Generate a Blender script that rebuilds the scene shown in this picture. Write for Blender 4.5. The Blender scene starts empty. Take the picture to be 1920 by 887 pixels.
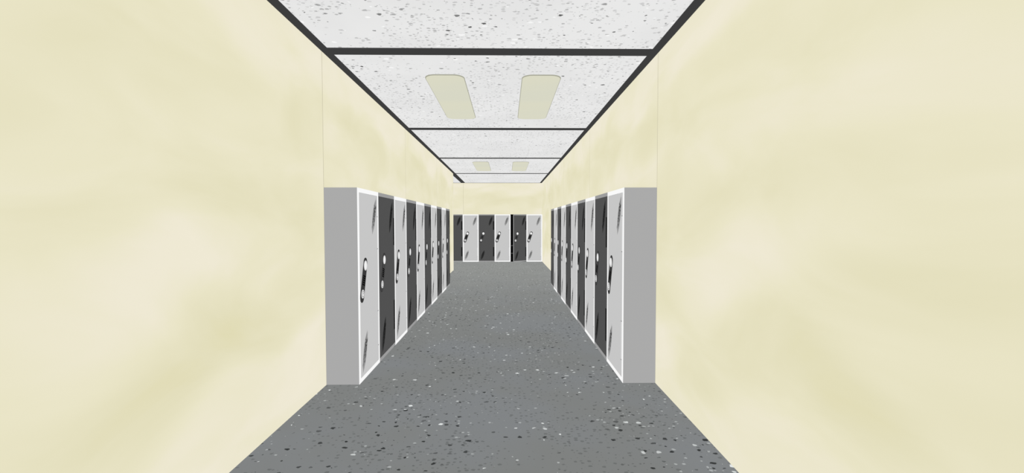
import bpy, bmesh, math, random
from mathutils import Matrix, Vector

scene = bpy.context.scene
COL = scene.collection
random.seed(4)

# ------------------------------------------------------------------ sizes
W, HC, HL, DL = 2.8066, 2.8036, 1.6733, 0.2799     # corridor width, ceiling, locker height, locker depth
LW, EW = 0.6, 2.8066 / 5                            # locker widths: side rows, end row
Y0, Y1, YO = -6.0, 12.0, 9.0                        # corridor ends, corner of the side passage
XP = -3.0                                           # far end of the side passage
CX, CY, CZ, YAW, PITCH, ROLL, F = 1.52821, -3.69433, 1.37525, 0.01352, 0.03134, 0.00099, 819.03

# ------------------------------------------------------------------ materials
def lin(h):
    h = h.lstrip('#')
    v = [int(h[i:i + 2], 16) / 255 for i in (0, 2, 4)]
    return tuple(c / 12.92 if c <= .04045 else ((c + .055) / 1.055) ** 2.4 for c in v) + (1,)

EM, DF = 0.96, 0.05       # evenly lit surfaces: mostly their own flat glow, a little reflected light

def new_mat(name):
    m = bpy.data.materials.new(name)
    m.use_nodes = True
    m.cycles.emission_sampling = 'NONE'
    nt = m.node_tree
    nt.nodes.clear()
    return m, nt

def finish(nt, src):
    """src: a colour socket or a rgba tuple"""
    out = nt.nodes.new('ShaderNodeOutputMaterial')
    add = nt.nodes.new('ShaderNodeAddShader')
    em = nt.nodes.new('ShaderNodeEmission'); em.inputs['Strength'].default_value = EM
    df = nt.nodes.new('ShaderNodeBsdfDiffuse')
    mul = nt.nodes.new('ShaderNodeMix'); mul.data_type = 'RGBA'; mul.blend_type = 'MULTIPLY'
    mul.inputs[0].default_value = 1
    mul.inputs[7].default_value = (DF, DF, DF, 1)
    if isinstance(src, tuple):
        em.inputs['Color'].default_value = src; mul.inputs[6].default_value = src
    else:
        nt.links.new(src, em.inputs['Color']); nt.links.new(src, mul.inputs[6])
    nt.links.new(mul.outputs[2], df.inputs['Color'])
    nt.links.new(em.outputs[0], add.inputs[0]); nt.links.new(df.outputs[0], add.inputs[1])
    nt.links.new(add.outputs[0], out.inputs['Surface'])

def flat(name, hexc):
    m, nt = new_mat(name)
    finish(nt, lin(hexc))
    return m

def N(nt, t, **kw):
    n = nt.nodes.new(t)
    for k, v in kw.items():
        setattr(n, k, v)
    return n

def math_n(nt, op, a, b=None, c=None, clamp=False):
    n = N(nt, 'ShaderNodeMath', operation=op, use_clamp=clamp)
    for i, v in enumerate((a, b, c)):
        if v is None: continue
        if isinstance(v, (int, float)): n.inputs[i].default_value = v
        else: nt.links.new(v, n.inputs[i])
    return n.outputs[0]

def mixc(nt, fac, a, b):
    n = N(nt, 'ShaderNodeMix', data_type='RGBA')
    for i, v in ((0, fac), (6, a), (7, b)):
        if isinstance(v, (int, float, tuple)): n.inputs[i].default_value = v
        else: nt.links.new(v, n.inputs[i])
    return n.outputs[2]

def sstep(nt, x, lo, hi, a=0., b=1.):
    n = N(nt, 'ShaderNodeMapRange', interpolation_type='SMOOTHSTEP')
    nt.links.new(x, n.inputs[0])
    for i, v in ((1, lo), (2, hi), (3, a), (4, b)):
        n.inputs[i].default_value = v
    return n.outputs[0]

def coords(nt, scale=(1, 1, 1), loc=(0, 0, 0)):
    tc = N(nt, 'ShaderNodeTexCoord')
    mp = N(nt, 'ShaderNodeMapping')
    mp.inputs['Scale'].default_value = scale
    mp.inputs['Location'].default_value = loc
    nt.links.new(tc.outputs['Object'], mp.inputs['Vector'])
    return mp.outputs[0]

def specks(nt, scale, loc, rmax, keep, cluster_scale, c_lo, c_hi, stretch=(1, 1, 1), power=2.0):
    """mask of small irregular flecks that gather in loose clusters; returns (mask, random)"""
    v = coords(nt, stretch, loc)
    wob = N(nt, 'ShaderNodeTexNoise', noise_dimensions='2D')
    wob.inputs['Scale'].default_value = scale * 2.3
    nt.links.new(v, wob.inputs['Vector'])
    sub = N(nt, 'ShaderNodeVectorMath', operation='SUBTRACT')
    nt.links.new(wob.outputs['Color'], sub.inputs[0]); sub.inputs[1].default_value = (.5, .5, .5)
    sc = N(nt, 'ShaderNodeVectorMath', operation='SCALE'); sc.inputs['Scale'].default_value = .35 / scale
    nt.links.new(sub.outputs[0], sc.inputs[0])
    ad = N(nt, 'ShaderNodeVectorMath', operation='ADD')
    nt.links.new(v, ad.inputs[0]); nt.links.new(sc.outputs[0], ad.inputs[1])
    vo = N(nt, 'ShaderNodeTexVoronoi', voronoi_dimensions='2D', feature='F1')
    vo.inputs['Scale'].default_value = scale
    nt.links.new(ad.outputs[0], vo.inputs['Vector'])
    sep = N(nt, 'ShaderNodeSeparateColor'); nt.links.new(vo.outputs['Color'], sep.inputs[0])
    cl = N(nt, 'ShaderNodeTexNoise', noise_dimensions='2D')
    cl.inputs['Scale'].default_value = cluster_scale; cl.inputs['Detail'].default_value = 2
    nt.links.new(coords(nt, (1, 1, 1), (loc[0] + 7, loc[1] - 3, 0)), cl.inputs['Vector'])
    clm = sstep(nt, cl.outputs[0], c_lo, c_hi, .10, 1.)
    # keep a cell when its random is under keep * cluster
    thr = math_n(nt, 'MULTIPLY', clm, keep)
    on = math_n(nt, 'LESS_THAN', sep.outputs[1], thr)
    r = math_n(nt, 'MULTIPLY_ADD', math_n(nt, 'POWER', sep.outputs[0], power), rmax, rmax * .22)
    d = math_n(nt, 'DIVIDE', vo.outputs['Distance'], r)
    m = sstep(nt, d, .75, 1.1, 1., 0.)
    return math_n(nt, 'MULTIPLY', m, on), sep.outputs[2]

def mat_floor():
    m, nt = new_mat('grey_speckled_floor')
    big = N(nt, 'ShaderNodeTexNoise', noise_dimensions='2D')
    big.inputs['Scale'].default_value = .8; big.inputs['Detail'].default_value = 3
    nt.links.new(coords(nt), big.inputs['Vector'])
    col = mixc(nt, sstep(nt, big.outputs[0], .35, .65), lin('808281'), lin('828587'))
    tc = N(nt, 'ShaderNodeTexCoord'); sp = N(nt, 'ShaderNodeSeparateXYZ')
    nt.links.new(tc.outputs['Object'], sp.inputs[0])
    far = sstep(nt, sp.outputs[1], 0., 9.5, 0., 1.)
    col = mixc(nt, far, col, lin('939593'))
    g, _ = specks(nt, 34, (3.1, 8.2, 0), .32, .70, 1.3, .33, .60, (.8, 1, 1))
    col = mixc(nt, math_n(nt, 'MULTIPLY', g, .55), col, lin('5C5F5E'))
    k, rk = specks(nt, 15, (1.7, 4.4, 0), .19, .75, 1.1, .38, .58, (.8, 1, 1), 1.6)
    col = mixc(nt, math_n(nt, 'MULTIPLY', k, sstep(nt, rk, 0, 1, .45, .95)), col, lin('2E3030'))
    g2, _ = specks(nt, 30, (12.1, 1.2, 0), .26, .20, 1.5, .42, .62, (.8, 1, 1))
    col = mixc(nt, math_n(nt, 'MULTIPLY', g2, .6), col, lin('C4C8C7'))
    w, rw = specks(nt, 13, (6.3, 2.9, 0), .17, .26, 1.2, .42, .62, (.85, 1, 1), 1.4)
    col = mixc(nt, math_n(nt, 'MULTIPLY', w, sstep(nt, rw, 0, 1, .5, 1.)), col, lin('EEF2F1'))
    finish(nt, col)
    return m

def mat_ceiling():
    m, nt = new_mat('white_speckled_ceiling')
    big = N(nt, 'ShaderNodeTexNoise', noise_dimensions='2D')
    big.inputs['Scale'].default_value = 1.2; big.inputs['Detail'].default_value = 3
    nt.links.new(coords(nt, (1, 1, 1), (4, 4, 0)), big.inputs['Vector'])
    col = mixc(nt, sstep(nt, big.outputs[0], .35, .65), lin('E6E6E6'), lin('EAEAEA'))
    g, rg = specks(nt, 34, (5.1, 1.2, 0), .36, .75, 1.6, .33, .60, (.75, 1, 1), 1.5)
    col = mixc(nt, math_n(nt, 'MULTIPLY', g, sstep(nt, rg, 0, 1, .15, .55)), col, lin('7C7C7C'))
    w, _ = specks(nt, 14, (2.3, 9.9, 0), .22, .25, 1.3, .40, .62, (.7, 1, 1), 1.5)
    col = mixc(nt, math_n(nt, 'MULTIPLY', w, .8), col, lin('FCFCFC'))
    k, rk = specks(nt, 15, (9.7, 3.4, 0), .19, .60, 1.2, .36, .60, (.75, 1, 1), 1.8)
    col = mixc(nt, math_n(nt, 'MULTIPLY', k, sstep(nt, rk, .1, 1, .25, .95)), col, lin('4A4A4A'))
    finish(nt, col)
    return m

def mat_wall(axis):
    """cream paint; soft yellowish clouds come from the mesh attribute, a hairline joint every 3 m"""
    m, nt = new_mat('cream_cloudy_wall_' + 'xy'[axis])
    at = N(nt, 'ShaderNodeAttribute', attribute_name='cloud')
    fine = N(nt, 'ShaderNodeTexNoise')
    fine.inputs['Scale'].default_value = 1.6; fine.inputs['Detail'].default_value = 4
    nt.links.new(coords(nt, (.6, .6, 1.5)), fine.inputs['Vector'])
    fine.inputs['Distortion'].default_value = .6
    t = math_n(nt, 'ADD', at.outputs['Fac'], math_n(nt, 'MULTIPLY_ADD', fine.outputs[0], .75, -.375))
    cr = N(nt, 'ShaderNodeValToRGB')
    nt.links.new(t, cr.inputs[0])
    e = cr.color_ramp.elements
    e[0].position = 0; e[0].color = lin('F5EEDD')
    e[1].position = 1; e[1].color = lin('E0DAB0')
    x = e.new(.30); x.color = lin('F0EAD5')
    x = e.new(.52); x.color = lin('EBE6C9')
    x = e.new(.75); x.color = lin('E5E0BF')
    tc = N(nt, 'ShaderNodeTexCoord'); sp = N(nt, 'ShaderNodeSeparateXYZ')
    nt.links.new(tc.outputs['Object'], sp.inputs[0])
    c = sp.outputs[1 if axis == 1 else 0]
    pp = math_n(nt, 'PINGPONG', c, 1.5 if axis == 1 else 50.)
    joint = math_n(nt, 'LESS_THAN', pp, .0032)
    col = mixc(nt, math_n(nt, 'MULTIPLY', joint, .95), cr.outputs[0], lin('B9B39A'))
    finish(nt, col)
    return m

M = {
    'floor': mat_floor(), 'ceiling': mat_ceiling(), 'wall_y': mat_wall(1), 'wall_x': mat_wall(0),
    'strip': flat('charcoal_strip', '3E3E3E'),
    'side': flat('grey_locker_side', 'ABABAB'),
    'white': flat('white_frame', 'FBFBFB'),
    'bar': flat('mid_grey_frame', '9E9E9E'),
    'light': flat('light_grey_door', 'C8C8C8'),
    'dark': flat('dark_grey_door', '525252'),
    'inside': flat('inside_shade_black', '020202'),  # darkness of the unlit locker interior, put into the colour
    'hinge_d': flat('black_hinge', '1E1E1E'),
    'hinge_l': flat('pale_hinge', 'DADADA'),
    'plate': flat('lock_plate_grey', '3B3B3B'),
    'plate_d': flat('lock_plate_dark', '464646'),
    'rim': flat('lock_plate_rim', '2A2A2A'),
    'ridge': flat('black_ridge', '0C0C0C'),
    'dial': flat('silver_dial', 'D9D9D9'),
    'dial_white': flat('dial_inner_white', 'F4F4F4'),  # white inner ellipses on the dials
    'dial_ring': flat('dial_ring', '8E8E8E'),
    'vent_l1': flat('vent_base_pale', 'A4A4A4'),
    'vent_l2': flat('vent_slot_grey', '7C7C7C'),
    'vent_l3': flat('vent_slot_dark', '4A4A4A'),
    'vent_d1': flat('vent_base_dark', '343434'),
    'vent_d2': flat('vent_slot_black', '2A2A2A'),
    'vent_d3': flat('vent_slot_deep', '1B1B1B'),
    'shelf': flat('shelf_edge_grey', '6A6A6A'),
    'lamp_rim': flat('lamp_rim', 'A8A898'),
}
def mat_diffuser():
    m, nt = new_mat('cream_diffuser')
    n = N(nt, 'ShaderNodeTexNoise'); n.inputs['Scale'].default_value = 1.1
    nt.links.new(coords(nt, (.3, 1.4, 1)), n.inputs['Vector'])
    finish(nt, mixc(nt, sstep(nt, n.outputs[0], .35, .65), lin('DCDBC6'), lin('D9D9C7')))
    return m
M['diffuser'] = mat_diffuser()

# ------------------------------------------------------------------ mesh helpers
class MB:
    def __init__(self): self.bm = bmesh.new(); self.mats = []
    def mi(self, m):
        if m not in self.mats: self.mats.append(m)
        return self.mats.index(m)
    def box(self, x0, x1, y0, y1, z0, z1, mat, bevel=0):
        r = bmesh.ops.create_cube(self.bm, size=1)
        bmesh.ops.scale(self.bm, vec=(x1 - x0, y1 - y0, z1 - z0), verts=r['verts'])
        bmesh.ops.translate(self.bm, vec=((x0 + x1) / 2, (y0 + y1) / 2, (z0 + z1) / 2), verts=r['verts'])
        fs = {f for v in r['verts'] for f in v.link_faces}
        i = self.mi(mat)
        for f in fs: f.material_index = i
        if bevel:
            es = list({e for f in fs for e in f.edges})
            b = bmesh.ops.bevel(self.bm, geom=es, offset=bevel, segments=2, affect='EDGES', profile=.5)
            for f in b['faces']: f.material_index = i
    def prism(self, pts, y0, y1, mat):
        """outline in x,z (counter-clockwise seen from the front) from depth y0 (front) to y1 (back)"""
        i = self.mi(mat)
        a = [self.bm.verts.new((p[0], y0, p[1])) for p in pts]
        b = [self.bm.verts.new((p[0], y1, p[1])) for p in pts]
        n = len(pts)
        fs = [self.bm.faces.new(a), self.bm.faces.new(b[::-1])]
        for k in range(n):
            fs.append(self.bm.faces.new((a[k], b[k], b[(k + 1) % n], a[(k + 1) % n])))
        for f in fs: f.material_index = i
    def build(self, name, parent=None):
        bmesh.ops.recalc_face_normals(self.bm, faces=self.bm.faces)
        me = bpy.data.meshes.new(name)
        self.bm.to_mesh(me); self.bm.free()
        for m in self.mats: me.materials.append(M[m])
        o = bpy.data.objects.new(name, me)
        COL.objects.link(o)
        if parent: o.parent = parent
        return o

def stadium(cx, cz, length, width, ang, n=12):
    """capsule outline, long axis tilted by ang from vertical to the right"""
    h = (length - width) / 2; r = width / 2
    pts = []
    for k in range(n + 1):
        a = math.pi * k / n
        pts.append((r * math.cos(a), h + r * math.sin(a)))
    for k in range(n + 1):
        a = math.pi + math.pi * k / n
        pts.append((r * math.cos(a), -h + r * math.sin(a)))
    c, s = math.cos(ang), math.sin(ang)
    return [(cx + x * c + z * s, cz - x * s + z * c) for x, z in pts]

def ellipse(cx, cz, rx, rz, ang=0, n=24):
    c, s = math.cos(ang), math.sin(ang)
    out = []
    for k in range(n):
        a = 2 * math.pi * k / n
        x, z = rx * math.cos(a), rz * math.sin(a)
        out.append((cx + x * c + z * s, cz - x * s + z * c))
    return out

def lens(x0, z0, x1, z1, w, n=8):
    """thin pointed stroke"""
    dx, dz = x1 - x0, z1 - z0
    L = math.hypot(dx, dz); nx, nz = dz / L, -dx / L
    a, b = [], []
    for k in range(n + 1):
        t = k / n; h = w / 2 * math.sin(math.pi * t) ** .7 if 0 < t < 1 else 0
        a.append((x0 + dx * t + nx * h, z0 + dz * t + nz * h))
        if 0 < k < n: b.append((x0 + dx * t - nx * h, z0 + dz * t - nz * h))
    return a + b[::-1]

def tag(o, label=None, cat=None, group=None, kind=None):
    if label: o['label'] = label
    if cat: o['category'] = cat
    if group: o['group'] = group
    if kind: o['kind'] = kind
    return o

def empty(name, loc=(0, 0, 0), rz=0):
    o = bpy.data.objects.new(name, None); COL.objects.link(o)
    o.empty_display_size = .1
    o.location = loc; o.rotation_euler = (0, 0, rz)
    return o

def copy_tree(o, parent=None):
    c = o.copy(); COL.objects.link(c)
    if parent: c.parent = parent
    for ch in [x for x in bpy.data.objects if x.parent == o]:
        copy_tree(ch, c)
    return c

# ------------------------------------------------------------------ the room shell
def bare(name, m, label):
    m_ = m
    o = m_.build(name)
    return tag(o, label, name.split('_')[0], kind='structure')

mb = MB()
mb.box(0, W, Y0, Y1, -.1, 0, 'floor'); mb.box(XP, 0, YO, Y1, -.1, 0, 'floor')
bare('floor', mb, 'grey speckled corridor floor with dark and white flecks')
mb = MB()
mb.box(0, W, Y0, Y1, HC, HC + .1, 'ceiling'); mb.box(XP, 0, YO, Y1, HC, HC + .1, 'ceiling')
bare('ceiling', mb, 'white speckled corridor ceiling divided by dark strips')

# soft clouds in the wall paint: where the paint looks yellower (+) or paler (-);
# u runs left to right along a 3 m panel seen from the front, z is the height
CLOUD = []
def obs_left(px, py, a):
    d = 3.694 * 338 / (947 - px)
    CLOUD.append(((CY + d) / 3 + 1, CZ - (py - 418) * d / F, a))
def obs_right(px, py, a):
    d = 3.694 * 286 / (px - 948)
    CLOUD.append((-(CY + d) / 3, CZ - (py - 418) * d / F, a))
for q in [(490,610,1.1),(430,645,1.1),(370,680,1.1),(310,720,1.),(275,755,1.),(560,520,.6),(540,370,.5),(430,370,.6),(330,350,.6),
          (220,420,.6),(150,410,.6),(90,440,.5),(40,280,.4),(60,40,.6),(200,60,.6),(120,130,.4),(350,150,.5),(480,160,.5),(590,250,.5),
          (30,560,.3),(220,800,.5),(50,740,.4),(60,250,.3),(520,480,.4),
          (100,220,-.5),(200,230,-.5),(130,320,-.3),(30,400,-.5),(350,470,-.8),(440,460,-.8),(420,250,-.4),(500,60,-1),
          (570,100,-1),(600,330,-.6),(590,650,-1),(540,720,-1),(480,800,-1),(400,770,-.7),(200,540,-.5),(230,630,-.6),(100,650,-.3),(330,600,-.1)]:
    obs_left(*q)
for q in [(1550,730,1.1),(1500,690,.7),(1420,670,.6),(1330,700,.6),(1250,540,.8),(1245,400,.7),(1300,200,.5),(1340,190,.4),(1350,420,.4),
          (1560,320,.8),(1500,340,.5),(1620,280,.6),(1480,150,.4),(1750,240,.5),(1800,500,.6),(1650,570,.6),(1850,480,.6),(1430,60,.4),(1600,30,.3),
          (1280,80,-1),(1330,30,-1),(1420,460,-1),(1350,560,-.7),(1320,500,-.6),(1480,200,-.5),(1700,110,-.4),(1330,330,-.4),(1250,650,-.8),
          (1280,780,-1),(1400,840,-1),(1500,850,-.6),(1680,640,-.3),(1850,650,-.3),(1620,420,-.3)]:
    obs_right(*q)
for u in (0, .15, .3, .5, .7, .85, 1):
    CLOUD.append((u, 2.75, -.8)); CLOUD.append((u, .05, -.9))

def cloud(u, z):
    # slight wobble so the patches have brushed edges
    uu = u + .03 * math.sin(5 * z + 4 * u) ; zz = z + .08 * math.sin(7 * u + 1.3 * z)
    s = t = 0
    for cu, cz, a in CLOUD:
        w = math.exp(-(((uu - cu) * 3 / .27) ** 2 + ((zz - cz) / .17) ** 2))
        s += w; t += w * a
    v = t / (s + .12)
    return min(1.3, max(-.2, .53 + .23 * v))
_cache = {}
def cloud_grid(nu=56, nz=56):
    if not _cache:
        for i in range(nu + 1):
            for k in range(nz + 1):
                _cache[i, k] = cloud(i / nu, HC * k / nz)
    return nu, nz, _cache

def wall(name, p0, p1, mat, label, panels, out, thick=.08):
    """wall from p0 to p1 (left to right seen from inside); 'out' is the outward normal; panels = list of 3 m panel offsets (fractions)"""
    nu, nz, cg = cloud_grid()
    bm = bmesh.new()
    lay = bm.verts.layers.float.new('cloud')
    p0, p1 = Vector(p0), Vector(p1)
    for (f0, f1) in panels:
        g = [[None] * (nz + 1) for _ in range(nu + 1)]
        for i in range(nu + 1):
            f = f0 + (f1 - f0) * i / nu
            for k in range(nz + 1):
                v = bm.verts.new((p0.x + (p1.x - p0.x) * f, p0.y + (p1.y - p0.y) * f, HC * k / nz))
                v[lay] = cg[i, k]
                g[i][k] = v
        for i in range(nu):
            for k in range(nz):
                bm.faces.new((g[i][k], g[i + 1][k], g[i + 1][k + 1], g[i][k + 1]))
    # outer skin and edges
    o = Vector((out[0] * thick, out[1] * thick, 0))
    a0, a1 = p0, p1
    def V(p, z, off=False):
        v = bm.verts.new((p.x + (o.x if off else 0), p.y + (o.y if off else 0), z)); v[lay] = .5; return v
    for q in (((a1, 0, 1), (a0, 0, 1), (a0, HC, 1), (a1, HC, 1)),
              ((a0, 0, 1), (a0, 0, 0), (a0, HC, 0), (a0, HC, 1)), ((a1, 0, 0), (a1, 0, 1), (a1, HC, 1), (a1, HC, 0)),
              ((a0, HC, 0), (a1, HC, 0), (a1, HC, 1), (a0, HC, 1)), ((a0, 0, 1), (a1, 0, 1), (a1, 0, 0), (a0, 0, 0))):
        bm.faces.new([V(Vector(p), z, bool(f)) for p, z, f in q])
    me = bpy.data.meshes.new(name); bm.to_mesh(me); bm.free()
    me.materials.append(M[mat])
    ob = bpy.data.objects.new(name, me); COL.objects.link(ob)
    return tag(ob, label, 'wall', kind='structure')

def split(n): return [(i / n, (i + 1) / n) for i in range(n)]
wall('wall_left', (0, Y0), (0, YO), 'wall_y', 'cream painted corridor wall behind the left row of lockers', split(5), (-1, 0), .02)
wall('wall_right', (W, Y1), (W, Y0), 'wall_y', 'cream painted corridor wall behind the right row of lockers', split(6), (1, 0))
wall('wall_back', (XP, Y1), (W, Y1), 'wall_x', 'cream painted end wall above the lockers that close the corridor',
     [(0, -XP / (W - XP)), (-XP / (W - XP), 1)], (0, 1))
wall('wall_front', (W, Y0), (0, Y0), 'wall_x', 'cream painted wall that closes the corridor at its near end', split(1), (0, -1))
wall('wall_passage', (XP, YO), (XP, Y1), 'wall_y', 'cream painted wall at the end of the side passage', split(1), (-1, 0))
wall('wall_passage_side', (-.021, YO), (XP, YO), 'wall_x', 'cream painted near wall of the side passage', split(1), (0, -1))

# dark strips on the ceiling: along both walls and across at every panel joint
S = .071; T = .004
tn = [0]
def strip(x0, x1, y0, y1, label):
    tn[0] += 1
    m = MB(); m.box(x0, x1, y0, y1, HC - T, HC - .0005, 'strip')
    tag(m.build('trim_%d' % tn[0]), label, 'trim', kind='structure')
strip(0, S, Y0, Y1, 'long charcoal strip where the ceiling meets the left wall')
strip(W - S, W, Y0, Y1, 'long charcoal strip where the ceiling meets the right wall')
names = {-3: 'charcoal ceiling cross strip above the near bare walls', 0: 'charcoal ceiling cross strip over the near ends of the locker rows',
         3: 'charcoal ceiling cross strip just beyond the near pair of lights', 6: 'charcoal ceiling cross strip just before the far pair of lights',
         9: 'charcoal ceiling cross strip beyond the far pair of lights'}
for y, lb in names.items():
    strip(S, W - S, y - S, y + S, lb)
strip(S, W - S, Y1 - S, Y1, 'thin charcoal strip where the ceiling meets the end wall')
strip(-S, 0, YO, Y1, 'charcoal strip on the side passage ceiling beside the corridor strip')
strip(XP, -S, YO, YO + S, 'charcoal strip along the near wall of the side passage ceiling')
strip(XP, -S, Y1 - S, Y1, 'charcoal strip along the end wall of the side passage ceiling')

# ------------------------------------------------------------------ lockers
ANG = math.atan2(.083, .243)
def make_locker(light, w, opened=False):
    """local axes: x to the right, -y to the front, z up; origin at the front bottom left corner"""
    k = w / LW
    root = empty('locker')
    t = .012
    fr = 'white' if light else 'bar'
    FB = .038 if light else .036           # top and bottom rail
    FS = .038 if light else .010           # side stiles
    y_in = .003                            # the face frame is this deep
    m = MB()
    m.box(0, t, y_in, DL, 0, HL, 'side'); m.box(w - t, w, y_in, DL, 0, HL, 'side')
    m.box(t, w - t, y_in, DL, 0, t, 'side'); m.box(t, w - t, y_in, DL, HL - t, HL, 'side')
    m.box(t, w - t, DL - t, DL, t, HL - t, 'side')
    e = .001                               # thin black faces: shade of the unlit interior painted as colour
    m.box(t, t + e, y_in, DL - t, t, HL - t, 'inside'); m.box(w - t - e, w - t, y_in, DL - t, t, HL - t, 'inside')
    m.box(t + e, w - t - e, DL - t - e, DL - t, t, HL - t, 'inside')
    m.box(t + e, w - t - e, y_in, DL - t - e, t, t + e, 'inside'); m.box(t + e, w - t - e, y_in, DL - t - e, HL - t - e, HL - t, 'inside')
    m.build('cabinet', root)
    m = MB()
    side = 'white' if light else 'dark'
    if opened: side = 'inside'  # open locker: frame takes the painted interior black too
    rail = 'inside' if opened else fr
    m.box(0, w, 0, y_in, HL - FB, HL, fr if not opened else 'inside')
    m.box(0, w, 0, y_in, 0, FB if not opened else .012, fr if not opened else 'inside')
    m.box(0, FS, 0, y_in, FB if not opened else .012, HL - FB, side); m.box(w - FS, w, 0, y_in, FB if not opened else .012, HL - FB, 'dark' if opened else side)
    m.build('face_frame', root)
    # door: origin on its hinge line at the right
    g = .0015
    x0, x1, z0, z1 = FS + g, w - FS - g, FB + g, HL - FB - g
    if opened: z0, z1 = .014, HL - .004
    m = MB()
    dm = 'light' if light else 'dark'
    hx = x1
    if opened:                             # the leaf carries its own grey rails and edge
        m.box(x0 - hx, 0, -.020, -.002, z0 + .036, z1 - .036, dm)
        m.box(x0 - hx, 0, -.020, -.002, z0, z0 + .036, 'bar'); m.box(x0 - hx, 0, -.020, -.002, z1 - .036, z1, 'bar')
        m.box(x0 - hx - .012, x0 - hx, -.020, -.002, z0, z1, 'bar')
    else:
        m.box(x0 - hx, 0, -.001, .016, z0, z1, dm)
    door = m.build('door', root); door.location = (hx, 0, 0)
    fy = -.020 if opened else -.001
    # hinges on the right edge
    for (va, vb) in ((.145, .325), (.69, .885)):
        za, zb = HL * (1 - vb), HL * (1 - va)
        m = MB()
        hm = 'hinge_l' if light else 'hinge_d'
        hw = .016 if light else .045
        m.box(-hw, 0, fy - .0015, fy, za, zb, hm)
        if light:
            m.box(-hw - .006, 0, fy - .002, fy, za - .008, za, 'dial_ring')
            m.box(-hw - .006, 0, fy - .002, fy, zb, zb + .008, 'dial_ring')
        else:
            for q in range(1, 5):
                zz = za + (zb - za) * q / 5
                m.box(-hw, 0, fy - .002, fy - .0015, zz - .002, zz + .002, 'rim')
        m.build('hinge', door)
    # slanted slot groups
    for (xa, za, xb, zb) in ((.38, 1.235, .52, 1.63), (.078, .035, .222, .435)):
        m = MB()
        P = ['vent_l1', 'vent_l2', 'vent_l3'] if light else ['vent_d1', 'vent_d2', 'vent_d3']
        xa, xb = xa * k - hx, xb * k - hx
        dx, dz = xb - xa, zb - za
        m.prism(lens(xa + dx * .08, za + dz * .08, xa + dx * .93, za + dz * .93, .088 * k), fy - .0008, fy, P[0])  # flat lens-shaped base under the strokes
        rnd = random.Random(3)
        for j, off in enumerate((-.030, -.018, -.006, .006, .018, .030)):
            a = .10 + .05 * abs(off) / .012 + rnd.uniform(-.05, .05); b = .95 - .05 * abs(off) / .012 + rnd.uniform(-.05, .05)
            m.prism(lens(xa + dx * a + off, za + dz * a, xa + dx * b + off, za + dz * b, .0085), fy - .0014, fy - .0008, P[1])
            for q in range(6):             # short darker dashes
                c = rnd.uniform(.22, .75); l = rnd.uniform(.03, .08)
                m.prism(lens(xa + dx * c + off, za + dz * c, xa + dx * (c + l) + off, za + dz * (c + l), .0095, 5), fy - .002, fy - .0014, P[2])
        m.build('vent', door)
    # lock plate with two dials and number ridges
    px, pz = .134 * k - hx, .876
    m = MB()
    m.prism(stadium(px, pz, .400, .100, ANG), fy - .002, fy, 'rim')
    m.prism(stadium(px, pz, .388, .089, ANG), fy - .003, fy - .002, 'plate' if light else 'plate_d')
    lp = m.build('lock_plate', door)
    ux, uz = math.sin(ANG), math.cos(ANG)
    m = MB()
    for q in range(5):
        o = (q - 2) * .019 - .004
        cx, cz = px + ux * o, pz + uz * o
        c, s = math.cos(ANG), math.sin(ANG)
        r = [(-.030, -.006), (.030, -.006), (.030, .006), (-.030, .006)]
        m.prism([(cx + a * c + b * s, cz - a * s + b * c) for a, b in r], fy - .005, fy - .003, 'ridge')
    m.build('number_ridges', lp)
    for big, o in ((True, .130), (False, -.124)):
        R = .044 if big else .038
        cx, cz = px + ux * o, pz + uz * o
        m = MB()
        m.prism(ellipse(cx, cz, R * .92, R), fy - .006, fy - .003, 'dial')
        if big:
            m.prism(ellipse(cx - R * .12, cz, R * .62, R * .78), fy - .007, fy - .006, 'dial_white')
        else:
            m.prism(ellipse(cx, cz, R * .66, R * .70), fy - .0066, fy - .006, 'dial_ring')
            m.prism(ellipse(cx, cz, R * .46, R * .52), fy - .0072, fy - .0066, 'dial_white')
            m.prism(ellipse(cx + .002, cz + .004, R * .16, R * .22), fy - .0078, fy - .0072, 'dial_ring')
        m.build('dial', lp)
    if opened:
        for zz in (.57, .30):
            m = MB(); m.box(FS, w - FS, .0225, DL - .014, zz - .006, zz + .006, 'inside')
            m.box(FS, w - FS, .020, .0225, zz - .006, zz + .006, 'shelf')
            m.build('shelf', root)
        door.rotation_euler = (0, 0, math.radians(opened))
    return root

protos = {}
def get_locker(light, w, opened=0):
    key = (light, w, opened)
    if key not in protos:
        protos[key] = make_locker(light, w, opened); return protos[key]
    return copy_tree(protos[key])

ORD = ['first', 'second', 'third', 'fourth', 'fifth', 'sixth', 'seventh', 'eighth', 'ninth', 'tenth']
for side in ('left', 'right'):
    for i in range(10):
        light = i % 2 == 0
        o = get_locker(light, LW)
        if side == 'left':
            o.location = (DL, i * LW, 0); o.rotation_euler = (0, 0, math.pi / 2)
        else:
            o.location = (W - DL, (i + 1) * LW, 0); o.rotation_euler = (0, 0, -math.pi / 2)
        look = 'light grey locker' if light else 'dark grey locker'
        tag(o, '%s, %s from the near end of the %s row' % (look, ORD[i], side), 'locker',
            'lockers along the %s wall' % side)
ends = {-1: 'dark grey locker half hidden by the corner of the side passage, at the end wall',
        0: 'light grey locker next to the half hidden dark one on the end wall',
        1: 'closed dark grey locker between two light ones on the end wall',
        2: 'light grey locker on the end wall, beside the black gap of the ajar door',
        3: 'dark grey locker with its door ajar showing black inside, on the end wall',
        4: 'light grey locker with white frame in the right corner of the end wall'}
for i in range(-1, 5):
    light = i % 2 == 0
    o = get_locker(light, EW, -24 if i == 3 else 0) if i != 3 else get_locker(light, EW, 33)
    o.location = (i * EW, Y1 - DL, 0)
    tag(o, ends[i], 'locker', 'lockers across the end wall')

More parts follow.
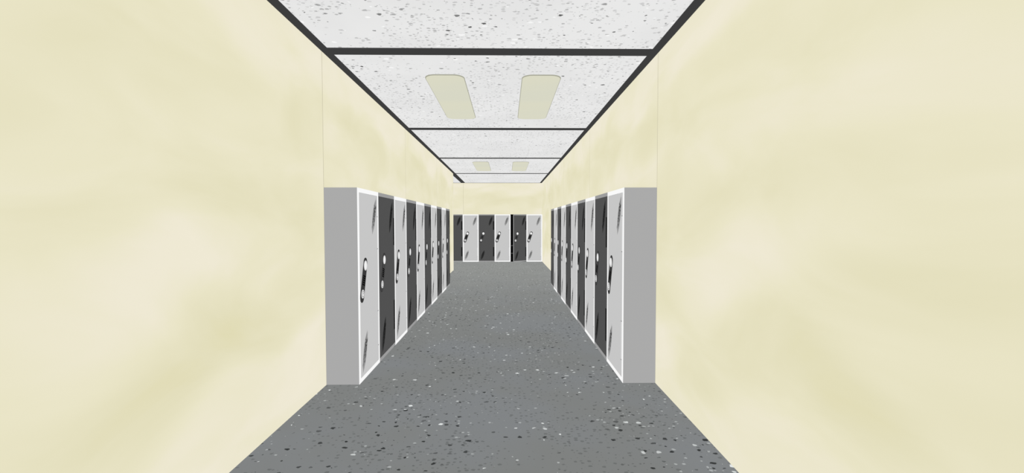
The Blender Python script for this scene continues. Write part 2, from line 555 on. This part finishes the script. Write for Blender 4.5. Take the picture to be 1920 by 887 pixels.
# ------------------------------------------------------------------ ceiling lights
def rrect(cx, cy, w, l, r, n=8):
    pts = []
    for (sx, sy, a0) in ((1, 1, 0), (-1, 1, 90), (-1, -1, 180), (1, -1, 270)):
        for k in range(n + 1):
            a = math.radians(a0 + 90 * k / n)
            pts.append((cx + sx * (w / 2 - r) + r * math.cos(a), cy + sy * (l / 2 - r) + r * math.sin(a)))
    return pts
def slab(name, pts, z0, z1, mat, parent):
    bm = bmesh.new()
    a = [bm.verts.new((x, y, z0)) for x, y in pts]; b = [bm.verts.new((x, y, z1)) for x, y in pts]
    n = len(pts)
    bm.faces.new(a[::-1]); bm.faces.new(b)
    for k in range(n): bm.faces.new((a[k], a[(k + 1) % n], b[(k + 1) % n], b[k]))
    me = bpy.data.meshes.new(name); bm.to_mesh(me); bm.free(); me.materials.append(M[mat])
    o = bpy.data.objects.new(name, me); COL.objects.link(o); o.parent = parent
    return o
LWD, LLN = .386, 1.79
proto = None
for (cx, cy, lb) in ((.928, 1.455, 'pale cream rounded ceiling light, left one of the near pair'),
                     (W - .928, 1.455, 'pale cream rounded ceiling light, right one of the near pair'),
                     (.928, 7.455, 'small looking pale cream ceiling light, left one of the far pair'),
                     (W - .928, 7.455, 'small looking pale cream ceiling light, right one of the far pair')):
    if proto is None:
        proto = empty('ceiling_light')
        slab('frame', rrect(0, 0, LWD, LLN, .105), -.006, -.0005, 'lamp_rim', proto)
        slab('diffuser', rrect(0, 0, LWD - .012, LLN - .030, .10), -.010, -.0061, 'diffuser', proto)
        o = proto
    else:
        o = copy_tree(proto)
    o.location = (cx, cy, HC)
    tag(o, lb, 'ceiling light', 'rounded ceiling lights')

# ------------------------------------------------------------------ dim even background light, no lamps
w = bpy.data.worlds.new('World'); scene.world = w
w.use_nodes = True
w.node_tree.nodes['Background'].inputs[0].default_value = (.9, .9, .85, 1)
w.node_tree.nodes['Background'].inputs[1].default_value = .5

# ------------------------------------------------------------------ camera
cam = bpy.data.cameras.new('camera')
cam.sensor_fit = 'HORIZONTAL'; cam.sensor_width = 36
cam.lens = F / 1920 * 36
cam.clip_start = .05
co = bpy.data.objects.new('camera', cam); COL.objects.link(co)
cy_, sy_ = math.cos(YAW), math.sin(YAW)
cp, sp = math.cos(PITCH), math.sin(PITCH)
right = Vector((cy_, -sy_, 0)); fwd0 = Vector((sy_, cy_, 0)); up0 = Vector((0, 0, 1))
fwd = fwd0 * cp - up0 * sp
up = fwd0 * sp + up0 * cp
cr, sr = math.cos(ROLL), math.sin(ROLL)
r2 = right * cr - up * sr
u2 = right * sr + up * cr
mw = Matrix((r2, u2, -fwd)).transposed().to_4x4()
mw.translation = (CX, CY, CZ)
co.matrix_world = mw
scene.camera = co

scene.view_settings.view_transform = 'Standard'
scene.view_settings.look = 'None'
scene.view_settings.exposure = 0
scene.view_settings.gamma = 1
scene.cycles.max_bounces = 4
